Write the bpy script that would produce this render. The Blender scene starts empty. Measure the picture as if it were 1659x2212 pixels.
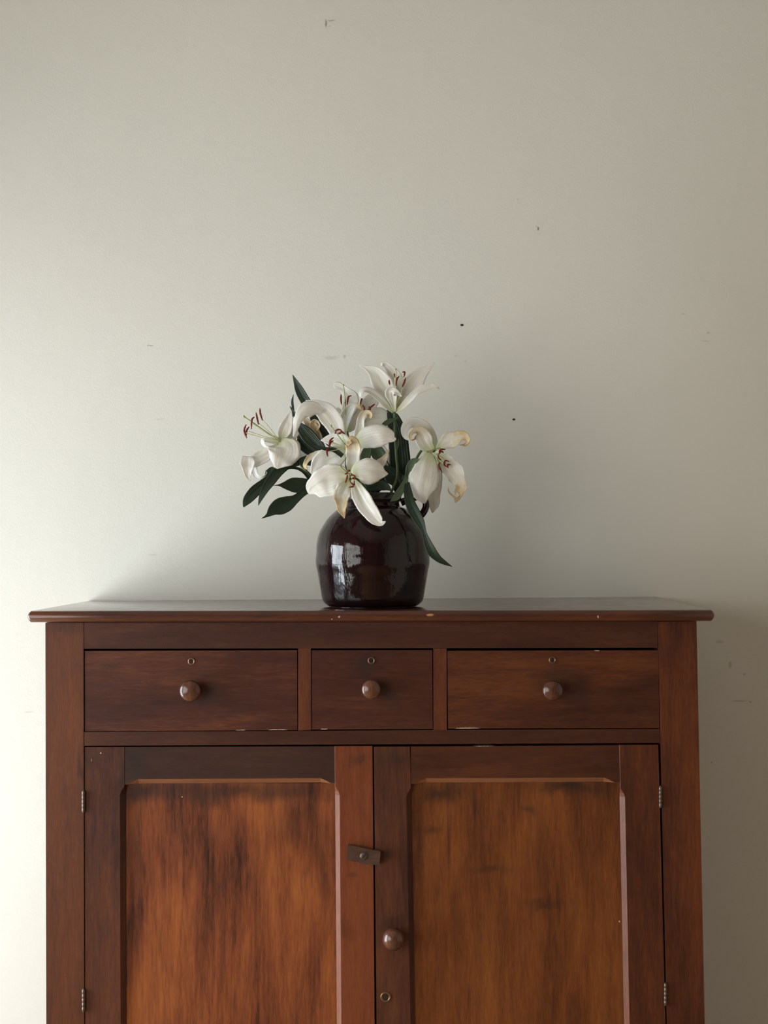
import bpy, bmesh, math, random
import mathutils.noise
from mathutils import Vector, Matrix
random.seed(7)
SC = bpy.context.scene
COL = SC.collection

# ---------------------------------------------------------------- camera, world, light, exposure
F_PX, PITCH, YAW, ROLL = 3000.0, 0.0213, 0.0059, -0.0044
TOP = 1.32                                            # height of the cupboard's top above the floor
CAM = Vector((0.0083, -2.4493, TOP + 0.1202))
FW = Vector((math.sin(YAW)*math.cos(PITCH), math.cos(YAW)*math.cos(PITCH), math.sin(PITCH)))
_r = Vector((math.cos(YAW), -math.sin(YAW), 0)); _u = _r.cross(FW)
RT = math.cos(ROLL)*_r + math.sin(ROLL)*_u
UP = -math.sin(ROLL)*_r + math.cos(ROLL)*_u
cd = bpy.data.cameras.new('camera'); cam = bpy.data.objects.new('camera', cd); COL.objects.link(cam)
cd.sensor_fit = 'VERTICAL'; cd.sensor_height = 36; cd.lens = F_PX/2212*36
cam.matrix_world = Matrix(((RT.x, UP.x, -FW.x, CAM.x), (RT.y, UP.y, -FW.y, CAM.y), (RT.z, UP.z, -FW.z, CAM.z), (0, 0, 0, 1)))
SC.camera = cam

def P(px, py, Y):                                     # point of the photograph on the plane y = Y
    d = FW + RT*((px-829.5)/F_PX) + UP*((1106-py)/F_PX)
    return CAM + d*((Y-CAM.y)/d.y)

w = bpy.data.worlds.new('world'); SC.world = w; w.use_nodes = True
w.node_tree.nodes['Background'].inputs[0].default_value = (0.75, 0.87, 1.0, 1)
w.node_tree.nodes['Background'].inputs[1].default_value = 0.5

XL, XR, YF, YB, ZC = -1.80, 2.4, -5.2, 0.4700, 3.0     # the room
WIN = [(-0.86, 0.10, 0.03, 1.78), (-4.30, -1.25, 0.45, 2.10)]    # daylight openings in the left wall: y0, y1, z0, z1
def daylight(name, y0, y1, z0, z1, watts, colour):
    l = bpy.data.lights.new(name, 'AREA'); l.shape = 'RECTANGLE'; l.size = z1-z0; l.size_y = y1-y0
    l.energy = watts; l.color = colour
    o = bpy.data.objects.new(name, l); COL.objects.link(o)
    o.location = (XL-0.16, (y0+y1)/2, (z0+z1)/2); o.rotation_euler = (0, -math.pi/2, 0)
daylight('daylight', *WIN[0], 104, (0.86, 0.94, 1.0))
daylight('daylight', *WIN[1], 112, (1.0, 0.985, 0.93))
SC.view_settings.view_transform = 'Standard'; SC.view_settings.look = 'None'
SC.view_settings.gamma = 1.0; SC.view_settings.use_curve_mapping = False
SC.view_settings.exposure = 0.0

# ---------------------------------------------------------------- helpers
def link(o, parent=None):
    COL.objects.link(o)
    if parent is not None:
        o.parent = parent
        o.matrix_parent_inverse = Matrix.Identity(4)
    return o
def root_of(parent):
    v = Vector((0, 0, 0)); p = parent
    while p is not None:
        v += p.location; p = p.parent
    return v
def finish(name, bm, mat, parent=None, smooth=False, origin=None):
    """bm holds world coordinates; it is moved to the parent's frame"""
    base = root_of(parent)
    org = Vector(origin) if origin is not None else (base if parent is not None else Vector((0, 0, 0)))
    bmesh.ops.recalc_face_normals(bm, faces=bm.faces[:])
    for v in bm.verts: v.co -= org
    me = bpy.data.meshes.new(name); bm.to_mesh(me); bm.free()
    for p in me.polygons: p.use_smooth = smooth
    me.materials.append(mat)
    o = bpy.data.objects.new(name, me)
    link(o, parent); o.location = org-base if parent is not None else org
    return o
def empty(name, loc, label, cat, group=None):
    o = bpy.data.objects.new(name, None); o.empty_display_size = 0.05
    o.location = loc; link(o); tag(o, label, cat, group); return o
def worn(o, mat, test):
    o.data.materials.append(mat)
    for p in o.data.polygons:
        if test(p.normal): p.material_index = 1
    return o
def tag(o, label, cat, group=None):
    o['label'] = label; o['category'] = cat
    if group: o['group'] = group
    return o
def structure(o): o['kind'] = 'structure'; return o

def bevel(bm, r, seg=2, ang=0.5):
    es = [e for e in bm.edges if len(e.link_faces) == 2 and e.calc_face_angle(0) > ang]
    if r > 0 and es: bmesh.ops.bevel(bm, geom=es, offset=r, segments=seg, affect='EDGES', profile=0.5, clamp_overlap=True)
def loft(bm, loops, caps=True, closed=True):
    rings = [[bm.verts.new(p) for p in L] for L in loops]
    n = len(rings[0])
    for a, b in zip(rings, rings[1:]):
        for i in range(n if closed else n-1):
            j = (i+1) % n
            try: bm.faces.new((a[i], a[j], b[j], b[i]))
            except ValueError: pass
    if caps:
        bm.faces.new(rings[0]); bm.faces.new(rings[-1][::-1])
    return rings
def box(bm, a, b):
    x0, y0, z0 = a; x1, y1, z1 = b
    loft(bm, [[(x0, y0, z), (x1, y0, z), (x1, y1, z), (x0, y1, z)] for z in (z0, z1)])
def quad_bm(c, Y, depth, bev=0.0008):
    """board whose front face is the quadrilateral c (tl, tr, br, bl in photo pixels) on plane Y"""
    bm = bmesh.new()
    f = [P(x, y, Y) for x, y in c]
    loft(bm, [[(p.x, Y, p.z) for p in f], [(p.x, Y+depth, p.z) for p in f]])
    bevel(bm, bev); return bm
def tube(bm, pts, radii, n=10, caps=True):
    """pts: world points"""
    pts = [Vector(p) for p in pts]
    if not isinstance(radii, (list, tuple)): radii = [radii]*len(pts)
    prev = None; loops = []
    for i, p in enumerate(pts):
        t = (pts[min(i+1, len(pts)-1)]-pts[max(i-1, 0)]).normalized()
        if prev is None:
            prev = t.orthogonal().normalized()
        prev = (prev - t*prev.dot(t)).normalized(); b = t.cross(prev)
        loops.append([p+radii[i]*(math.cos(2*math.pi*k/n)*prev+math.sin(2*math.pi*k/n)*b) for k in range(n)])
    loft(bm, loops, caps)
def lathe(bm, prof, c, axis='z', n=64):
    loops = []
    for r, h in prof:
        L = []
        for k in range(n):
            a = 2*math.pi*k/n
            if axis == 'z': L.append((c[0]+r*math.cos(a), c[1]+r*math.sin(a), c[2]+h))
            else: L.append((c[0]+r*math.cos(a), c[1]-h, c[2]+r*math.sin(a)))
        loops.append(L)
    loft(bm, loops, True)
def crom(p, t):
    """Catmull-Rom through a list of tuples, t in 0..1"""
    n = len(p)-1; s = min(t*n, n-1e-6); i = int(s); u = s-i
    a = p[max(i-1, 0)]; b = p[i]; c = p[i+1]; d = p[min(i+2, n)]
    return [0.5*(2*b[k]+(c[k]-a[k])*u+(2*a[k]-5*b[k]+4*c[k]-d[k])*u*u+(3*b[k]-a[k]-3*c[k]+d[k])*u**3) for k in range(len(b))]

# ---------------------------------------------------------------- materials
class NT:
    def __init__(s, name):
        s.m = bpy.data.materials.new(name); s.m.use_nodes = True
        s.t = s.m.node_tree; s.t.nodes.clear()
        s.out = s.t.nodes.new('ShaderNodeOutputMaterial')
    def n(s, typ, **kw):
        nd = s.t.nodes.new('ShaderNode'+typ)
        for k, v in kw.items():
            if k.startswith('i_'):
                key = k[2:]; key = int(key) if key.isdigit() else key.replace('_', ' ')
                if hasattr(v, 'is_output'): s.t.links.new(v, nd.inputs[key])
                else: nd.inputs[key].default_value = v
            else: setattr(nd, k, v)
        return nd
    def math(s, op, a, b=0.0, clamp=False):
        return s.n('Math', operation=op, use_clamp=clamp, i_0=a, i_1=b).outputs[0]
    def vmath(s, op, a, b=(0, 0, 0)):
        nd = s.n('VectorMath', operation=op, i_0=a, i_1=b)
        return nd.outputs['Value'] if op in ('LENGTH', 'DOT_PRODUCT') else nd.outputs[0]
    def noise(s, vec, scale, detail=3, rough=0.5, dist=0.0):
        return s.n('TexNoise', i_Vector=vec, i_Scale=scale, i_Detail=detail, i_Roughness=rough, i_Distortion=dist).outputs[0]
    def ramp(s, f, stops):
        nd = s.n('ValToRGB', i_Fac=f); cr = nd.color_ramp
        while len(cr.elements) < len(stops): cr.elements.new(0.5)
        for e, (p, c) in zip(cr.elements, stops):
            e.position = p; e.color = (*c, 1) if len(c) == 3 else c
        return nd.outputs[0]
    def mix(s, f, a, b, mode='MIX'):
        nd = s.n('Mix', data_type='RGBA', blend_type=mode)
        for key, v in ((0, f), (6, a), (7, b)):
            if hasattr(v, 'is_output'): s.t.links.new(v, nd.inputs[key])
            else: nd.inputs[key].default_value = (*v, 1) if isinstance(v, tuple) and len(v) == 3 else v
        return nd.outputs[2]
    def sstep(s, v, a, b, lo=0.0, hi=1.0):
        return s.n('MapRange', interpolation_type='SMOOTHSTEP', i_0=v, i_1=a, i_2=b, i_3=lo, i_4=hi).outputs[0]
    def spot(s, vec, c, rx, rz, soft=0.6):
        """soft elliptical mark at world point c on an x-z surface"""
        d = s.vmath('MULTIPLY', s.vmath('SUBTRACT', vec, (c[0], 0, c[2])), (1/rx, 0, 1/rz))
        return s.sstep(s.vmath('LENGTH', d), 1.0, 1.0-soft)
    def bsdf(s, **kw):
        b = s.n('BsdfPrincipled', **kw); s.t.links.new(b.outputs[0], s.out.inputs[0]); return b
    def bump(s, h, strength, dist=0.001):
        return s.n('Bump', i_Height=h, i_Strength=strength, i_Distance=dist).outputs[0]

def world_pos(t): return t.n('NewGeometry').outputs['Position']

def mat_wall():
    t = NT('painted_plaster'); g = world_pos(t)
    warp = t.n('TexNoise', i_Vector=g, i_Scale=90, i_Detail=3).outputs['Color']
    gw = t.vmath('ADD', g, t.vmath('MULTIPLY', t.vmath('SUBTRACT', warp, (.5, .5, .5)), (.006, 0, .006)))
    c = t.ramp(t.noise(g, 1.7, 4, 0.55), [(0.3, (0.530, 0.515, 0.458)), (0.7, (0.556, 0.541, 0.483))])
    marks = [  # pixel, radii in pixels, darkness
        (704, 50, 3, 10, .7), (716, 44, 12, 2.2, .5), (712, 56, 4, 2, .3), (1162, 493, 3, 5, .8), (1158, 488, 2, 2, .4),
        (1118, 430, 4, 1.5, .3), (325, 746, 9, 1.5, .55), (319, 747, 2, 3, .4), (715, 773, 22, 5, .22), (744, 770, 4, 5, .35),
        (1475, 678, 9, 1.5, .3), (1530, 718, 5, 2, .4), (1523, 737, 12, 1.5, .3), (1598, 1514, 26, 1.8, .4), (1621, 1516, 3, 3, .5),
        (1577, 1436, 5, 9, .4), (1608, 1456, 3, 3, .4), (1555, 1387, 14, 4, .25), (1538, 1647, 3, 3, .5), (345, 905, 18, 2, .18),
        (330, 1198, 14, 2.5, .18), (1005, 780, 3, 3, .25), (62, 1538, 16, 2, .2), (985, 770, 6, 2, .2)]
    for x, y, rx, ry, k in marks:
        p = P(x, y, YB)
        m = t.spot(gw, p, rx*.001, ry*.001*1.2, .8)
        c = t.mix(t.math('MULTIPLY', m, k), c, (0.10, 0.09, 0.07))
    for x, y, r in ((998, 702, 4.5), (1110, 906, 4)):       # small nail holes
        m = t.spot(g, P(x, y, YB), r*.001, r*.0007, .35)
        c = t.mix(m, c, (0.01, 0.01, 0.01))
    h = t.math('ADD', t.noise(g, 260, 3, 0.6), t.math('MULTIPLY', t.noise(g, 14, 3, 0.5), 3.0))
    t.bsdf(i_Base_Color=c, i_Roughness=0.62, i_Normal=t.bump(h, 0.20, 0.0010))
    return t.m

def mat_plain(name, col, rough=0.6, metal=0.0, bumpy=0.0, scale=60, coat=0.0):
    t = NT(name); g = world_pos(t)
    n = t.noise(g, scale, 3, 0.6)
    c = t.mix(n, tuple(v*0.8 for v in col), tuple(min(1, v*1.15) for v in col))
    t.bsdf(i_Base_Color=c, i_Roughness=rough, i_Metallic=metal, i_Coat_Weight=coat, i_Normal=t.bump(n, bumpy, 0.001))
    return t.m

def mat_wood(name, grain='v', dark=(0.020, 0.0065, 0.004), mid=(0.066, 0.021, 0.0088), light=(0.135, 0.043, 0.0125),
             shift=0.0, streak=0.0, stains_shade=(), chips=(), rough=0.46, coat=0.0, coat_rough=0.28, contrast=1.0, spec=0.22, tone=(0.97, 0.82, 0.76)):
    t = NT(name); g = world_pos(t)
    rnd = t.n('ObjectInfo').outputs['Random']
    off = t.n('CombineXYZ', i_0=t.math('MULTIPLY', rnd, 7.0), i_1=t.math('MULTIPLY', rnd, 3.1), i_2=t.math('MULTIPLY', rnd, 5.3)).outputs[0]
    q = t.vmath('ADD', g, off)
    st = (1, 1, 0.085) if grain == 'v' else (0.085, 1, 1)
    s2 = (1, 1, 0.25) if grain == 'v' else (0.25, 1, 1)
    qs = t.vmath('MULTIPLY', q, st); q2 = t.vmath('MULTIPLY', q, s2)
    blot = t.noise(q2, 9, 4, 0.55, 0.6)
    band = t.noise(qs, 42, 5, 0.6, 0.8)
    fine = t.noise(qs, 520, 3, 0.65)
    v = t.math('ADD', t.math('MULTIPLY', t.math('SUBTRACT', blot, 0.5), 1.5*contrast), 0.5+shift)
    v = t.math('ADD', v, t.math('MULTIPLY', t.math('SUBTRACT', band, 0.5), 0.75*contrast))
    v = t.math('ADD', v, t.math('MULTIPLY', t.math('SUBTRACT', fine, 0.5), 0.55))
    v = t.math('ADD', v, t.math('MULTIPLY', t.math('SUBTRACT', t.noise(qs, 170, 4, 0.6, 0.5), 0.5), 0.55*contrast))
    c = t.ramp(v, [(0.12, dark), (0.5, mid), (0.9, light)])
    if tone != (1, 1, 1): c = t.mix(1.0, c, tone, 'MULTIPLY')
    if streak:
        sk = t.sstep(t.noise(t.vmath('MULTIPLY', q, (1, 1, .035) if grain == 'v' else (.035, 1, 1)), 60, 3, 0.6, 0.3), 0.60, 0.72)
        sm = t.sstep(t.noise(q, 7, 2), 0.42, 0.62)
        c = t.mix(t.math('MULTIPLY', t.math('MULTIPLY', sk, sm), streak), c, tuple(a*1.2 for a in dark))
    warp = t.n('TexNoise', i_Vector=g, i_Scale=13, i_Detail=4, i_Roughness=.6).outputs['Color']
    gw = t.vmath('ADD', g, t.vmath('MULTIPLY', t.vmath('SUBTRACT', warp, (.5, .5, .5)), (.06, 0, .06)))
    for (x, y, rx, ry, k) in stains_shade:                  # grime rubbed into the finish; beside the drawer knobs also their painted shadow
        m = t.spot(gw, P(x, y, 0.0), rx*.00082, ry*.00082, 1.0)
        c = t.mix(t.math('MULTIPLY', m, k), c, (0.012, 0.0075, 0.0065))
    w2 = t.n('TexNoise', i_Vector=g, i_Scale=300, i_Detail=2).outputs['Color']
    gc = t.vmath('ADD', g, t.vmath('MULTIPLY', t.vmath('SUBTRACT', w2, (.5, .5, .5)), (.003, 0, .002)))
    for (x, y, rx, ry, colr) in chips:                # bare wood and old paint where the finish has chipped
        m = t.spot(gc, P(x, y, 0.0), rx*.00082, ry*.00082, .4)
        c = t.mix(m, c, colr)
    r = t.math('ADD', t.math('MULTIPLY', t.noise(q, 30, 3), 0.16), rough-0.08)
    h = t.math('ADD', t.math('MULTIPLY', fine, 0.5), t.math('MULTIPLY', band, 0.8))
    h = t.math('ADD', h, t.math('MULTIPLY', t.noise(q, 420, 2), 0.5))
    t.bsdf(i_Base_Color=c, i_Roughness=r, i_Coat_Weight=coat, i_Coat_Roughness=coat_rough, i_Coat_IOR=1.38, i_Specular_IOR_Level=spec,
           i_Normal=t.bump(h, 0.25, 0.0006))
    return t.m

PALE = (0.42, 0.33, 0.24); TAN = (0.25, 0.12, 0.05)
M = {}
M['wall'] = mat_wall()
M['side_wall'] = mat_plain('side_wall_paint', (0.60, 0.56, 0.49), 0.7)
M['far_wall'] = mat_plain('far_wall_paint', (0.16, 0.13, 0.10), 0.8)
M['ceiling'] = mat_plain('ceiling_paint', (0.46, 0.44, 0.40), 0.8)
M['floor'] = mat_wood('floor_boards', 'h', (0.24, 0.14, 0.07), (0.42, 0.26, 0.14), (0.56, 0.37, 0.21), rough=0.4, tone=(1, 1, 1))
M['trim'] = mat_plain('trim_paint', (0.55, 0.53, 0.47), 0.4)
M['wood_v'] = mat_wood('upright_wood', 'v', contrast=0.7, chips=[(187, 1650, 2, 4, TAN)])
M['wood_post_left'] = mat_wood('left_post_wood', 'v', contrast=0.55, shift=0.0, mid=(0.072, 0.026, 0.0115), stains_shade=[(140, 1352, 60, 26, .45), (176, 1660, 9, 70, .5)])
M['wood_h'] = mat_wood('rail_wood', 'h', mid=(0.046, 0.0165, 0.009), light=(0.088, 0.031, 0.0125), contrast=0.6, shift=-0.02)
M['wood_drawer_left'] = mat_wood('left_drawer_wood', 'h', mid=(0.052, 0.0165, 0.0092), light=(0.125, 0.042, 0.013), contrast=0.75, shift=-0.02,
    stains_shade=[(236, 1436, 36, 14, .5), (440, 1490, 70, 50, .5)], chips=[(600, 1577, 24, 1.3, PALE), (520, 1577.6, 12, 1, PALE)])  # stain at the knob: hand grime plus painted knob shadow
M['wood_drawer_mid'] = mat_wood('middle_drawer_wood', 'h', mid=(0.052, 0.0165, 0.0085), light=(0.120, 0.038, 0.011), contrast=0.7, shift=-0.03,
    stains_shade=[(790, 1440, 40, 36, .6), (835, 1500, 52, 46, .6)], chips=[(700, 1575.4, 9, 1, PALE)])  # the one right of the knob also paints its shadow
M['wood_drawer_right'] = mat_wood('right_drawer_wood', 'h', mid=(0.055, 0.018, 0.0075), light=(0.125, 0.042, 0.011), contrast=0.75, shift=-0.05,
    stains_shade=[(1190, 1465, 62, 60, .55), (1240, 1495, 62, 50, .65)], chips=[(1010, 1573, 30, 1.2, PALE), (1290, 1405.5, 7, 1, PALE)])  # grime round the knob, with its shadow painted in on the right
M['wood_panel_left'] = mat_wood('left_panel_wood', 'v', dark=(0.028, 0.0085, 0.0045), mid=(0.150, 0.046, 0.0155), light=(0.26, 0.092, 0.025), contrast=1.1, streak=0.45, shift=0.06,
    stains_shade=[(290, 1725, 120, 34, .8), (500, 1712, 300, 34, .7), (640, 1780, 95, 75, .32), (282, 1850, 30, 130, .40), (700, 1880, 30, 120, .35), (640, 1705, 120, 50, .4), (560, 1900, 40, 90, .2)],
    chips=[(391.5, 1724, 1.6, 1.6, PALE)])
M['wood_panel_right'] = mat_wood('right_panel_wood', 'v', dark=(0.026, 0.0085, 0.004), mid=(0.112, 0.037, 0.0095), light=(0.20, 0.076, 0.017), contrast=0.75, streak=0.9, shift=0.02,
    stains_shade=[(960, 1715, 80, 34, .7), (1230, 1705, 120, 26, .75), (940, 1800, 40, 18, .5), (900, 1820, 22, 260, .4), (1180, 1955, 60, 16, .5), (1060, 1885, 70, 14, .4), (1140, 1760, 20, 14, .5)],
    chips=[(1340, 1994, 1.6, 3, PALE)])
M['wood_stile_left'] = mat_wood('left_stile_wood', 'v', mid=(0.064, 0.023, 0.012), light=(0.115, 0.040, 0.016), contrast=0.75, stains_shade=[(200, 1640, 50, 30, .35), (262, 1690, 22, 60, .5), (250, 1860, 14, 160, .4)],
    chips=[(217, 1627, 1.5, 1.5, PALE), (197, 1642, 1, 4, TAN)])
M['wood_stile_red'] = mat_wood('reddish_stile_wood', 'v', dark=(0.035, 0.009, 0.004), mid=(0.125, 0.036, 0.0130), light=(0.185, 0.058, 0.019), contrast=0.65, stains_shade=[(775, 1640, 40, 24, .4), (790, 1835, 45, 20, .5), (765, 1895, 20, 10, .4), (745, 2010, 40, 30, .3)])
M['wood_stile_mid'] = mat_wood('meeting_stile_wood', 'v', mid=(0.070, 0.026, 0.0125), light=(0.125, 0.045, 0.017), contrast=0.75, stains_shade=[(850, 1640, 50, 36, .45), (834, 1838, 26, 24, .6), (850, 1990, 40, 24, .45)])
M['worn_lit_v'] = mat_wood('worn_lit_edge_upright', 'v', dark=(0.05, .018, .008), mid=(0.125, 0.048, 0.024), light=(0.21, .09, .05), contrast=0.5)  # worn chamfers facing left; light falling on them is put into the colour
M['worn_lit_h'] = mat_wood('worn_lit_edge_rail', 'h', dark=(0.08, .035, .017), mid=(0.20, 0.098, 0.050), light=(0.27, .14, .08), contrast=0.5)  # worn rail underside; light from below is painted into its paler tone
M['wood_rail_dark'] = mat_wood('grimy_rail_wood', 'h', dark=(0.016, 0.009, 0.0075), mid=(0.034, 0.0155, 0.0105), light=(0.068, 0.026, 0.014), contrast=0.6, stains_shade=[(285, 1650, 60, 60, .6)])
M['wood_rail_warm'] = mat_wood('warm_rail_wood', 'h', mid=(0.052, 0.018, 0.0078), light=(0.095, 0.033, 0.011), contrast=0.6, chips=[(1045, 1611.6, 26, 1.1, PALE)])
M['wood_top'] = mat_wood('tabletop_wood', 'h', mid=(0.060, 0.020, 0.0095), light=(0.115, 0.037, 0.014), contrast=0.7, rough=0.32, coat=1.0, coat_rough=0.20,
    stains_shade=[(560, 1328, 90, 14, .35)], chips=[(928, 1327, 9, 3.2, (0.36, 0.17, 0.08)), (733, 1331, 2, 2.5, PALE), (718, 1336, 1.6, 1.6, PALE), (1288, 1331, 1.5, 4, PALE), (1378, 1343, 2, 1, PALE)])
M['wood_knob'] = mat_wood('knob_wood', 'v', dark=(0.030, 0.011, 0.007), mid=(0.085, 0.037, 0.021), light=(0.16, 0.08, 0.045), contrast=0.9, rough=0.26, coat=0.7, coat_rough=0.12)
M['wood_button'] = mat_wood('button_wood', 'h', dark=(0.022, 0.011, 0.009), mid=(0.062, 0.036, 0.028), light=(0.11, 0.065, 0.05), contrast=0.8, rough=0.3, coat=1.0, coat_rough=0.15)
M['inside'] = mat_plain('unfinished_inside_wood', (0.05, 0.025, 0.014), 0.8)
M['metal'] = mat_plain('aged_steel', (0.11, 0.08, 0.065), 0.42, 0.8, 0.3, 300)
M['brass'] = mat_plain('dull_brass', (0.20, 0.13, 0.08), 0.32, 0.9, 0.2, 300)
M['hole'] = mat_plain('keyhole_dark', (0.004, 0.003, 0.003), 0.9)

def mat_glaze():
    t = NT('dark_glaze'); g = world_pos(t)
    q = t.vmath('MULTIPLY', g, (1, 1, 0.22))
    n = t.noise(q, 26, 4, 0.6, 0.7); n2 = t.noise(g, 60, 3)
    c = t.ramp(n, [(0.30, (0.0035, 0.0020, 0.0024)), (0.58, (0.010, 0.0024, 0.0032)), (0.8, (0.026, 0.0060, 0.0072))])
    h = t.math('ADD', t.noise(q, 16, 2), t.math('MULTIPLY', t.noise(g, 110, 2), 0.10))
    h = t.math('ADD', h, t.math('MULTIPLY', t.noise(q, 85, 3, .6, .5), 0.30))
    t.bsdf(i_Base_Color=c, i_Roughness=t.math('ADD', t.math('MULTIPLY', n2, 0.05), 0.05), i_Specular_IOR_Level=0.34,
           i_Normal=t.bump(h, 0.55, 0.004))
    return t.m
M['glaze'] = mat_glaze()
M['rim'] = mat_plain('worn_rim_glaze', (0.008, 0.0055, 0.0055), 0.28, 0, 0.5, 120)

def mat_petal():
    t = NT('lily_petal')
    at = t.n('Attribute', attribute_name='wear').outputs['Color']
    sep = t.n('SeparateColor', i_0=at)
    u, v, wilt = sep.outputs[0], sep.outputs[1], sep.outputs[2]
    g = world_pos(t)
    vein = t.noise(t.n('CombineXYZ', i_0=t.math('MULTIPLY', u, 30.0), i_1=t.math('MULTIPLY', v, 1.6), i_2=t.math('MULTIPLY', t.n('ObjectInfo').outputs['Random'], 50.0)).outputs[0], 1.0, 4, 0.6, 0.4)
    c = t.ramp(vein, [(0.25, (0.62, 0.61, 0.55)), (0.5, (0.80, 0.79, 0.74)), (0.75, (0.90, 0.89, 0.86))])
    base = t.sstep(v, 0.34, 0.02)
    mid = t.math('MULTIPLY', t.sstep(t.math('ABSOLUTE', t.math('SUBTRACT', u, 0.5)), 0.10, 0.0), t.sstep(v, 0.85, 0.3))
    c = t.mix(t.math('MULTIPLY', base, 0.62), c, (0.50, 0.56, 0.24))
    c = t.mix(t.math('MULTIPLY', mid, 0.28), c, (0.62, 0.66, 0.42))
    wn = t.math('ADD', wilt, t.math('MULTIPLY', t.math('SUBTRACT', t.noise(g, 90, 4, 0.6), 0.5), 0.9))
    wn = t.math('ADD', wn, t.math('MULTIPLY', t.math('SUBTRACT', vein, 0.5), 0.9))
    w1 = t.sstep(wn, 0.08, 0.75); w1 = t.math('MULTIPLY', w1, t.sstep(wilt, 0.0, 0.15))
    c = t.mix(w1, c, (0.64, 0.50, 0.27))
    c = t.mix(t.math('MULTIPLY', t.sstep(wn, 0.70, 1.15), 0.75), c, (0.30, 0.16, 0.06))
    nrm = t.bump(vein, 0.45, 0.0012)
    p = t.n('BsdfPrincipled', i_Base_Color=c, i_Roughness=0.5, i_Specular_IOR_Level=0.35, i_Normal=nrm)
    tr = t.n('BsdfTranslucent', i_Color=c, i_Normal=nrm)
    mx = t.n('MixShader', i_0=0.30, i_1=p.outputs[0], i_2=tr.outputs[0])
    t.t.links.new(mx.outputs[0], t.out.inputs[0]); return t.m
M['petal'] = mat_petal()

def mat_leaf(name, a, b):
    t = NT(name)
    at = t.n('Attribute', attribute_name='wear').outputs['Color']
    sep = t.n('SeparateColor', i_0=at); u, v = sep.outputs[0], sep.outputs[1]
    w_ = t.n('TexWave', i_Vector=t.n('CombineXYZ', i_0=t.math('MULTIPLY', u, 1.0), i_1=t.math('MULTIPLY', v, .02)).outputs[0], i_Scale=2.6, i_Distortion=0.6)
    n = t.noise(world_pos(t), 55, 4, 0.6)
    c = t.mix(n, a, b)
    c = t.mix(t.math('MULTIPLY', w_.outputs[1], 0.35), c, tuple(x*1.5 for x in b))
    nrm = t.bump(w_.outputs[1], 0.35, 0.0012)
    p = t.n('BsdfPrincipled', i_Base_Color=c, i_Roughness=0.45, i_Specular_IOR_Level=0.38, i_Normal=nrm)
    tr = t.n('BsdfTranslucent', i_Color=tuple(x*1.6 for x in b)+(1,), i_Normal=nrm)
    mx = t.n('MixShader', i_0=0.14, i_1=p.outputs[0], i_2=tr.outputs[0])
    t.t.links.new(mx.outputs[0], t.out.inputs[0]); return t.m
M['leaf'] = mat_leaf('dark_leaf', (0.006, 0.014, 0.007), (0.015, 0.030, 0.013))
M['leaf_light'] = mat_leaf('light_leaf', (0.050, 0.085, 0.042), (0.085, 0.125, 0.068))
M['stem'] = mat_plain('green_stem', (0.055, 0.095, 0.030), 0.45, 0, 0.2, 80)
M['filament'] = mat_plain('pale_filament', (0.60, 0.66, 0.38), 0.5)
M['pistil'] = mat_plain('olive_style', (0.30, 0.36, 0.14), 0.5)
M['anther'] = mat_plain('rust_anther', (0.135, 0.011, 0.006), 0.85, 0, 0.8, 600)
M['jar_inside'] = M['glaze']

# ---------------------------------------------------------------- room
def slab(name, a, b, mat, kind=True):
    bm = bmesh.new(); box(bm, a, b); o = finish(name, bm, mat)
    if kind: structure(o)
    return o
slab('wall_back', (XL-0.2, YB, 0), (XR+0.2, YB+0.12, ZC), M['wall'])
slab('wall_right', (XR, YF, 0), (XR+0.12, YB, ZC), M['side_wall'])
slab('wall_front', (XL-0.2, YF-0.12, 0), (XR+0.2, YF, ZC), M['far_wall'])
slab('ceiling', (XL-0.2, YF-0.12, ZC), (XR+0.2, YB+0.12, ZC+0.1), M['ceiling'])
fl = slab('floor', (XL-0.2, YF-0.12, -0.06), (XR+0.2, YB+0.12, -0.012), M['inside'])
k = 0; x = XL
board_me = None
while x < XR-0.01:                                     # floor boards run from front to back
    bm = bmesh.new(); box(bm, (x+0.001, YF, -0.012), (min(x+0.139, XR), YB-0.001, 0.0)); bevel(bm, 0.0012, 1)
    finish('floor_board', bm, M['floor'], fl); x += 0.14
bm = bmesh.new()
y = YF
cuts = [(YF, 0, ZC)]
ys = [YF, WIN[1][0], WIN[1][1], WIN[0][0], WIN[0][1], YB]
for i, (a, b) in enumerate(zip(ys, ys[1:])):
    if i == 1: spans = [(0, WIN[1][2]), (WIN[1][3], ZC)]
    elif i == 3: spans = [(0, WIN[0][2]), (WIN[0][3], ZC)]
    else: spans = [(0, ZC)]
    for z0, z1 in spans: box(bm, (XL-0.14, a, z0), (XL, b, z1))
structure(finish('wall_left', bm, M['side_wall']))
for i, (y0, y1, z0, z1) in enumerate(WIN):
    bm = bmesh.new(); f = 0.05; xa, xb = XL-0.10, XL-0.05
    box(bm, (xa, y0, z0), (xb, y0+f, z1)); box(bm, (xa, y1-f, z0), (xb, y1, z1))
    box(bm, (xa, y0+f, z0), (xb, y1-f, z0+f)); box(bm, (xa, y0+f, z1-f), (xb, y1-f, z1))
    wf = structure(finish('window_%d' % (i+1), bm, M['trim']))
    nb = 2 if i == 0 else 7
    for k in range(1, nb):
        yy = y0+(y1-y0)*k/nb
        bm = bmesh.new(); box(bm, (xa, yy-0.018, z0+f), (xb, yy+0.018, z1-f)); finish('glazing_bar', bm, M['trim'], wf)
    zz = z0+(z1-z0)*0.55
    bm = bmesh.new(); box(bm, (xa+0.01, y0+f, zz-0.014), (xb-0.01, y1-f, zz+0.014)); finish('glazing_bar', bm, M['trim'], wf)
    bm = bmesh.new(); box(bm, (XL-0.001, y0-0.05, z0-0.03), (XL+0.04, y1+0.05, z0)); finish('window_sill', bm, M['trim'], wf)
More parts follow.
